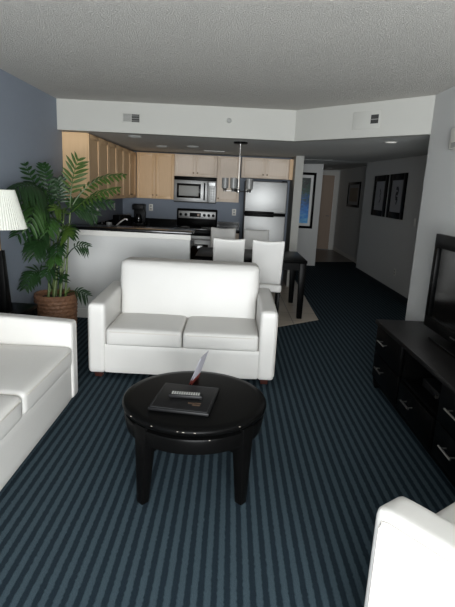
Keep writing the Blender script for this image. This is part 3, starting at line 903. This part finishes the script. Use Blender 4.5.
# ------------------------------------------------------------------ stove
t = thing('stove', 'stainless and black electric stove under the microwave', 'stove', (-0.605, 8.17, 0))
hw = 0.362
link('body', B(-hw, hw, 0.03, 0.655, 0.04, 0.895), 'black_matte', t)
link('cooktop', B(-hw, hw, 0.0, 0.56, 0.895, 0.915, 0.005), 'blackglass', t)
for i, (x, y, r) in enumerate(((-0.19, 0.15, 0.10), (0.19, 0.15, 0.08), (-0.19, 0.42, 0.08), (0.19, 0.42, 0.10))):
    link('burner', LT([(r, 0.9152), (r, 0.9166), (r - 0.012, 0.9166), (r - 0.012, 0.9152)], 40, x, y, closed=True), 'plastic_grey', t)
bg_ = link('backguard', B(-hw, hw, 0.56, 0.655, 0.915, 1.225, 0.02, 3), 'black', t)
link('control_panel', B(-hw + 0.03, hw - 0.03, 0.548, 0.56, 1.055, 1.185, 0.004), 'steel', bg_)
for x in (-0.29, -0.20, 0.13, 0.21, 0.29):
    k_ = link('knob', LT([(0, 0), (0.028, 0), (0.024, 0.022), (0, 0.024)], 20), 'black', bg_, loc=(x, 0.548, 1.12))
    k_.rotation_euler = (R(90), 0, 0)
link('display', B(-0.13, 0.07, 0.543, 0.549, 1.085, 1.155), 'blackglass', bg_)
link('clock_display', B(0.005, 0.045, 0.540, 0.544, 1.10, 1.14), 'lcd', bg_)
d = link('oven_door', B(-hw + 0.004, hw - 0.004, 0.0, 0.03, 0.26, 0.80, 0.006), 'steel', t)
link('oven_window', B(-0.24, 0.24, -0.004, 0.001, 0.38, 0.66, 0.004), 'blackglass', d)
bm = T([(-0.31, -0.045, 0.745), (0.31, -0.045, 0.745)], 0.012, 10)
for s in (-0.28, 0.28):
    tube(bm, [(s, 0.0, 0.745), (s, -0.045, 0.745)], 0.009, 8)
link('handle', bm, 'steel', d)
link('control_strip', B(-hw + 0.004, hw - 0.004, 0.006, 0.03, 0.81, 0.89, 0.004), 'black', t)
link('warming_drawer', B(-hw + 0.004, hw - 0.004, 0.004, 0.03, 0.06, 0.25, 0.006), 'steel', t)
link('plinth', B(-hw + .03, hw - .03, 0.06, 0.62, 0.0, 0.04), 'black_matte', t)

# ------------------------------------------------------------------ microwave
t = thing('microwave', 'stainless microwave mounted over the stove with a dark window', 'microwave', (-0.635, 8.44, 1.34))
hw = 0.360
link('body', B(-hw, hw, 0.02, 0.385, 0.0, 0.43), 'black_matte', t)
link('vent_grille', B(-hw, hw, 0.0, 0.02, 0.375, 0.43, 0.003), 'black', t)
d = link('door', B(-hw, 0.215, -0.005, 0.02, 0.015, 0.372, 0.006), 'steel', t)
link('window', B(-hw + 0.05, 0.10, -0.010, -0.004, 0.075, 0.315, 0.004), 'blackglass', d)
link('window_mesh', B(-hw + 0.085, 0.065, -0.013, -0.009, 0.11, 0.28, 0.003), 'plastic_grey', d)
bm = T([(0.165, -0.05, 0.05), (0.165, -0.05, 0.335)], 0.012, 10)
for z in (0.07, 0.315):
    tube(bm, [(0.165, -0.005, z), (0.165, -0.05, z)], 0.009, 8)
link('handle', bm, 'black', d)
c = link('control_panel', B(0.218, hw, -0.003, 0.02, 0.015, 0.372, 0.004), 'steel', t)
link('display', B(0.235, hw - 0.02, -0.006, -0.002, 0.30, 0.345), 'blackglass', c)
bm = bmesh.new()
for i in range(3):
    for j in range(5):
        x = 0.237 + i * 0.036
        z = 0.06 + j * 0.043
        box(bm, x, x + 0.026, -0.006, -0.002, z, z + 0.026)
link('keypad', bm, 'plastic_grey', c)

# ------------------------------------------------------------------ refrigerator
t = thing('refrigerator', 'stainless top-freezer refrigerator beside the narrow white wall end', 'refrigerator', (0.56, 8.06, 0))
hw = 0.345
link('cabinet', B(-hw, hw, 0.075, 0.74, 0.03, 1.745, 0.006), 'black', t)
d = link('freezer_door', B(-hw, hw, 0.0, 0.07, 1.235, 1.745, 0.014, 3), 'steel', t)
link('handle', B(-hw + 0.01, hw - 0.20, -0.03, 0.0, 1.225, 1.262, 0.008), 'black', d)
link('badge', B(hw - 0.11, hw - 0.05, -0.003, 0.001, 1.675, 1.69), 'plastic_grey', d)
d = link('refrigerator_door', B(-hw, hw, 0.0, 0.07, 0.10, 1.195, 0.014, 3), 'steel', t)
link('handle', B(-hw + 0.01, hw - 0.20, -0.03, 0.0, 1.175, 1.208, 0.008), 'black', d)
link('kick_grille', B(-hw + .02, hw - .02, 0.03, 0.70, 0.0, 0.09), 'black_matte', t)
link('hinge_cover', B(hw - 0.09, hw - 0.01, 0.02, 0.12, 1.745, 1.765, 0.004), 'black', t)

# ------------------------------------------------------------------ dining table and chairs
t = thing('dining_table', 'black dining table with square legs among the white chairs', 'dining table', (0.275, 6.46, 0.0045))
link('tabletop', B(-0.70, 0.71, -0.50, 0.50, 0.715, 0.75, 0.005), 'black', t)
bm = bmesh.new()
for s in (-1, 1):
    box(bm, -0.63, 0.63, s * 0.44 - 0.011, s * 0.44 + 0.011, 0.62, 0.715)
    box(bm, s * 0.64 - 0.011, s * 0.64 + 0.011, -0.43, 0.43, 0.62, 0.715)
link('apron', bm, 'black', t, smooth=False)
for sx in (-1, 1):
    for sy in (-1, 1):
        link('leg', taper(bmesh.new(), (sx * 0.665, sy * 0.455, 0), 0.033, (sx * 0.66, sy * 0.452, 0.715), 0.042, 0.004), 'black', t)

def make_chair(label, loc, rz, group):
    """parsons chair; local +y is forward, the back panel stands at y = 0"""
    t = thing('dining_chair', label, 'dining chair', loc, rz, group)
    bm = cushion(-0.182, 0.182, -0.035, 0.035, 0.50, 1.01, 0.022, 0.0, 14)
    for v in bm.verts:
        f = (v.co.z - 0.50) / 0.5
        v.co.x *= 0.955 + 0.07 * f
        v.co.y -= 0.09 * f - 0.012 * math.cos(v.co.x / 0.175 * PI / 2)
        v.co.z += 0.016 * (v.co.x / 0.175) ** 2 * f
    link('backrest', bm, 'chair_white', t)
    link('seat', cushion(-0.19, 0.19, -0.03, 0.40, 0.40, 0.49, 0.025, 0.012, 10), 'chair_white', t)
    for sx in (-1, 1):
        link('leg', taper(bmesh.new(), (sx * 0.155, -0.03, 0), 0.014, (sx * 0.16, 0.0, 0.405), 0.02, 0.003), 'black', t)
        link('leg', taper(bmesh.new(), (sx * 0.155, 0.36, 0), 0.014, (sx * 0.16, 0.36, 0.405), 0.02, 0.003), 'black', t)
    return t
g = 'white dining chairs around the black table'
c0 = make_chair('white dining chair with its back to the viewer, left of the near pair', (-0.005, 5.66, 0.0045), 0, g)
copy_tree(c0, (0.455, 5.64, 0.0045), R(-3), 'white dining chair with its back to the viewer, right of the near pair')
copy_tree(c0, (-0.10, 7.12, 0.0045), R(180), 'white dining chair on the far side of the table, in front of the stove')
copy_tree(c0, (0.39, 7.10, 0.0045), R(180), 'white dining chair on the far side of the table, in front of the refrigerator')

# ------------------------------------------------------------------ chandelier
CX, CY = 0.075, 6.07
zc = low_z(CX, CY)
t = thing('chandelier', 'nickel chandelier with grey cylinder shades hanging over the dining table', 'chandelier', (CX, CY, 0))
bm = LT([(0, zc - 0.022), (0.075, zc - 0.022), (0.085, zc - 0.015), (0.085, zc), (0, zc)], 32)
link('canopy', bm, 'black', t)
link('finial', LT([(0, zc - 0.05), (0.014, zc - 0.045), (0.018, zc - 0.022), (0, zc - 0.022)], 16), 'chrome', t)
link('rod', T([(0, 0, zc - 0.04), (0, 0, 1.555)], 0.0035, 8), 'chrome', t)
link('hub', LT([(0, 1.54), (0.02, 1.545), (0.024, 1.565), (0.02, 1.585), (0, 1.59)], 20), 'chrome', t)
for k, a in enumerate((176, 104, 32, -40, -112)):
    rr = 0.165
    x, y = rr * math.cos(R(a)), rr * math.sin(R(a))
    arm = link('arm', T([(0, 0, 1.565), (x * 0.5, y * 0.5, 1.562), (x, y, 1.565)], 0.006, 8), 'chrome', t)
    link('socket', LT([(0, 1.553), (0.018, 1.553), (0.02, 1.575), (0.03, 1.59), (0.03, 1.597), (0, 1.597)], 20, x, y), 'chrome', arm)
    link('shade', LT([(0.028, 1.592), (0.041, 1.594), (0.041, 1.715), (0.038, 1.715), (0.038, 1.598), (0.028, 1.598)], 32, x, y), 'frosted', arm)

# ------------------------------------------------------------------ pictures
def picture(label, loc, rz, w, h, fw, mats, art, group=None, inner=None, d=0.03):
    """local x across, front towards -y, centre at loc"""
    t = thing('framed_picture', label, 'picture', loc, rz, group)
    bm = bmesh.new()
    box(bm, -w / 2, -w / 2 + fw, -d, 0, -h / 2, h / 2, 0.003)
    box(bm, w / 2 - fw, w / 2, -d, 0, -h / 2, h / 2, 0.003)
    box(bm, -w / 2 + fw, w / 2 - fw, -d, 0, h / 2 - fw, h / 2, 0.003)
    box(bm, -w / 2 + fw, w / 2 - fw, -d, 0, -h / 2, -h / 2 + fw, 0.003)
    link('frame', bm, 'black', t)
    link('mat_board', B(-w / 2 + fw, w / 2 - fw, -0.012, 0, -h / 2 + fw, h / 2 - fw), mats, t)
    if inner:
        link('print', B(-inner[0] / 2, inner[0] / 2, -0.0145, -0.011, -inner[1] / 2, inner[1] / 2), art, t)
    return t
picture('tall blue picture in black frame with white mat on the hall wall', (1.50, 10.898, 1.44), 0, 0.66, 1.21, 0.055, 'white_mat', 'art_blue', inner=(0.44, 0.98))
g = 'pair of black-framed ink pictures on the hall wall'
for lab, y, seed in (('black-framed ink picture, left one of the pair on the hall wall', 9.13, 3), ('black-framed ink picture, right one of the pair, nearer the light switch', 8.20, 11)):
    t = picture(lab, (2.748, y, 1.61), R(-90), 0.79, 0.73, 0.105, 'mat_board', None, g)
    rnd = random.Random(seed)
    bm = bmesh.new()
    if seed == 3:
        pts = [(-0.02, 0.12), (0.05, 0.06), (0.0, 0.01), (0.06, -0.05), (-0.01, -0.12)]
        wd = 0.02
    else:
        pts = [(-0.05, 0.13), (0.05, 0.13), (0.05, 0.04), (-0.04, 0.05), (-0.04, -0.03), (0.05, -0.04), (0.0, -0.13)]
        wd = 0.034
    for (xa, za), (xb, zb) in zip(pts[:-1], pts[1:]):
        tube(bm, [(xa, -0.0125, za), (xb, -0.0125, zb)], [wd * rnd.uniform(.6, 1.1), wd * rnd.uniform(.5, 1)], 6)
    for v in bm.verts:
        v.co.y = -0.0125 + (v.co.y + 0.0125) * 0.06
    link('ink_motif', bm, 'ink', t)
picture('small dark-framed sepia picture on the dim wall beside the far door', (3.118, 12.60, 1.63), R(-90), 1.2, 0.62, 0.06, 'mat_board', 'sepia', inner=(0.8, 0.34))

# ------------------------------------------------------------------ vents, switches, lights
t = thing('air_vent', 'two-part air vent on the white beam above the bar', 'air vent', (-1.14, 5.58, 2.285))
link('frame', B(-0.105, 0.105, -0.008, 0, -0.05, 0.05, 0.002), 'white_wall', t)
link('damper', B(0.002, 0.088, -0.010, -0.006, -0.04, 0.04), 'vent_dark', t)
bm = bmesh.new()
for i in range(6):
    z = -0.036 + i * 0.0135
    box(bm, -0.088, -0.004, -0.013, -0.007, z, z + 0.010)
link('louver', bm, 'vent_grey', t)
bm = bmesh.new()
for i in range(3):
    z = -0.03 + i * 0.026
    box(bm, 0.004, 0.086, -0.014, -0.009, z, z + 0.005)
link('louver', bm, 'vent_grey', t)
ang = math.atan2(4.47 - 5.58, 1.72 - 0.66)
def diag(s, z):     # point on the diagonal beam face, s = 0..1 from its left end
    return (0.66 + 1.06 * s, 5.58 - 1.11 * s, z)
t = thing('air_vent', 'white vent plate with black grille on the diagonal beam', 'air vent', diag(0.60, 2.29), ang)
link('frame', B(-0.19, 0.11, -0.007, 0, -0.08, 0.08, 0.002), 'white_wall', t)
link('damper', B(0.012, 0.092, -0.011, -0.006, -0.038, 0.042), 'vent_dark', t)
link('louver', B(0.012, 0.092, -0.014, -0.01, -0.004, 0.004), 'vent_grey', t)
t = thing('smoke_detector', 'small round sensor in the middle of the white beam', 'sensor', (-0.07, 5.58, 2.31))
o = link('cover', LT([(0, -0.0), (0.028, 0), (0.026, 0.012), (0.012, 0.02), (0, 0.021)], 24), 'plastic_grey', t)
o.rotation_euler = (R(90), 0, 0)
t = thing('wall_sensor', 'white thermostat box high on the right wall', 'thermostat', (XR, 3.885, 2.035))
link('cover', B(-0.03, 0, -0.10, 0.10, -0.08, 0.08, 0.006), 'plastic_white', t)
link('lens', B(-0.033, -0.029, -0.06, 0.06, -0.07, -0.03), 'plastic_grey', t)

def plate(name, label, cat, loc, rz, kind, group=None):
    t = thing(name, label, cat, loc, rz, group)
    link('face_plate', B(-0.036, 0.036, -0.006, 0, -0.058, 0.058, 0.002), 'plastic_white', t)
    if kind == 'switch':
        link('toggle', B(-0.006, 0.006, -0.014, -0.006, -0.012, 0.012), 'plastic_white', t)
    else:
        for z in (-0.024, 0.024):
            link('socket', B(-0.015, 0.015, -0.008, -0.005, z - 0.014, z + 0.014), 'plastic_grey', t)
    return t
plate('light_switch', 'white light switch on the hall wall right of the two pictures', 'light switch', (2.749, 7.28, 1.24), R(-90), 'switch')
plate('wall_outlet', 'white outlet low on the hall wall under the pictures', 'outlet', (2.734 + .015, 7.86, 0.39), R(-90), 'outlet')
g = 'plates on the blue kitchen wall'
plate('wall_outlet', 'white outlet on the blue left kitchen wall, nearest the palm', 'outlet', (XL + .001, 6.80, 1.235), R(90), 'outlet', g)
plate('light_switch', 'white switch on the blue left kitchen wall, between the two outlets', 'light switch', (XL + .001, 7.15, 1.215), R(90), 'switch', g)
plate('wall_outlet', 'white outlet on the blue left kitchen wall, near the corner', 'outlet', (XL + .001, 8.20, 1.215), R(90), 'outlet', g)
plate('wall_outlet', 'white outlet on the kitchen back wall left of the stove', 'outlet', (-1.45, 8.829, 1.21), 0, 'outlet', g)
plate('wall_outlet', 'white outlet on the kitchen back wall between stove and refrigerator', 'outlet', (0.055, 8.829, 1.195), 0, 'outlet', g)

g = 'recessed lights in the lower ceiling'
for lab, x, y in (('recessed ceiling light nearest the diagonal beam, bright white lens', 1.66, 5.36),
                  ('recessed hall ceiling light left of and beyond the bright one', 1.72, 6.95),
                  ('second recessed hall ceiling light beyond the bright one', 1.76, 7.9),
                  ('farthest recessed light of the hall row before the blue picture', 1.74, 9.2),
                  ('recessed light before the far tan door', 2.5, 13.0),
                  ('recessed kitchen ceiling light nearest the palm', -1.18, 5.98),
                  ('recessed kitchen ceiling light above the left corner', -1.05, 7.3),
                  ('recessed kitchen ceiling light before the microwave', -0.58, 7.05)):
    z = low_z(x, y)
    t = thing('recessed_light', lab, 'ceiling light', (x, y, z - .001), 0, g)
    link('trim_ring', LT([(0.065, -0.010), (0.082, -0.005), (0.085, 0.0), (0.06, 0.0), (0.06, -0.004)], 32, closed=True), 'low_ceiling', t)
    if y < 5.5:
        l = bpy.data.lights.new('recessed_bulb', 'SPOT')
        l.energy = 14
        l.spot_size = R(150)
        l.spot_blend = 0.6
        l.shadow_soft_size = 0.06
        lo = bpy.data.objects.new('recessed_bulb', l)
        lo.location = (0, 0, -0.02)
        COL.objects.link(lo)
        lo.parent = t
    link('lens', LT([(0, -0.010), (0.05, -0.008), (0.063, -0.003), (0.063, -0.001), (0, -0.001)], 32), 'glass_lamp' if y < 5.5 else 'plastic_grey', t)
t = thing('ceiling_vent', 'slim white vent in the kitchen ceiling before the microwave', 'air vent', (-0.30, 7.75, low_z(-0.3, 7.75) - .001))
link('frame', B(-0.16, 0.16, -0.07, 0.07, -0.008, 0, 0.002), 'trim', t)
bm = bmesh.new()
for i in range(5):
    y = -0.05 + i * 0.022
    box(bm, -0.14, 0.14, y, y + 0.010, -0.013, -0.007)
link('louver', bm, 'vent_grey', t)
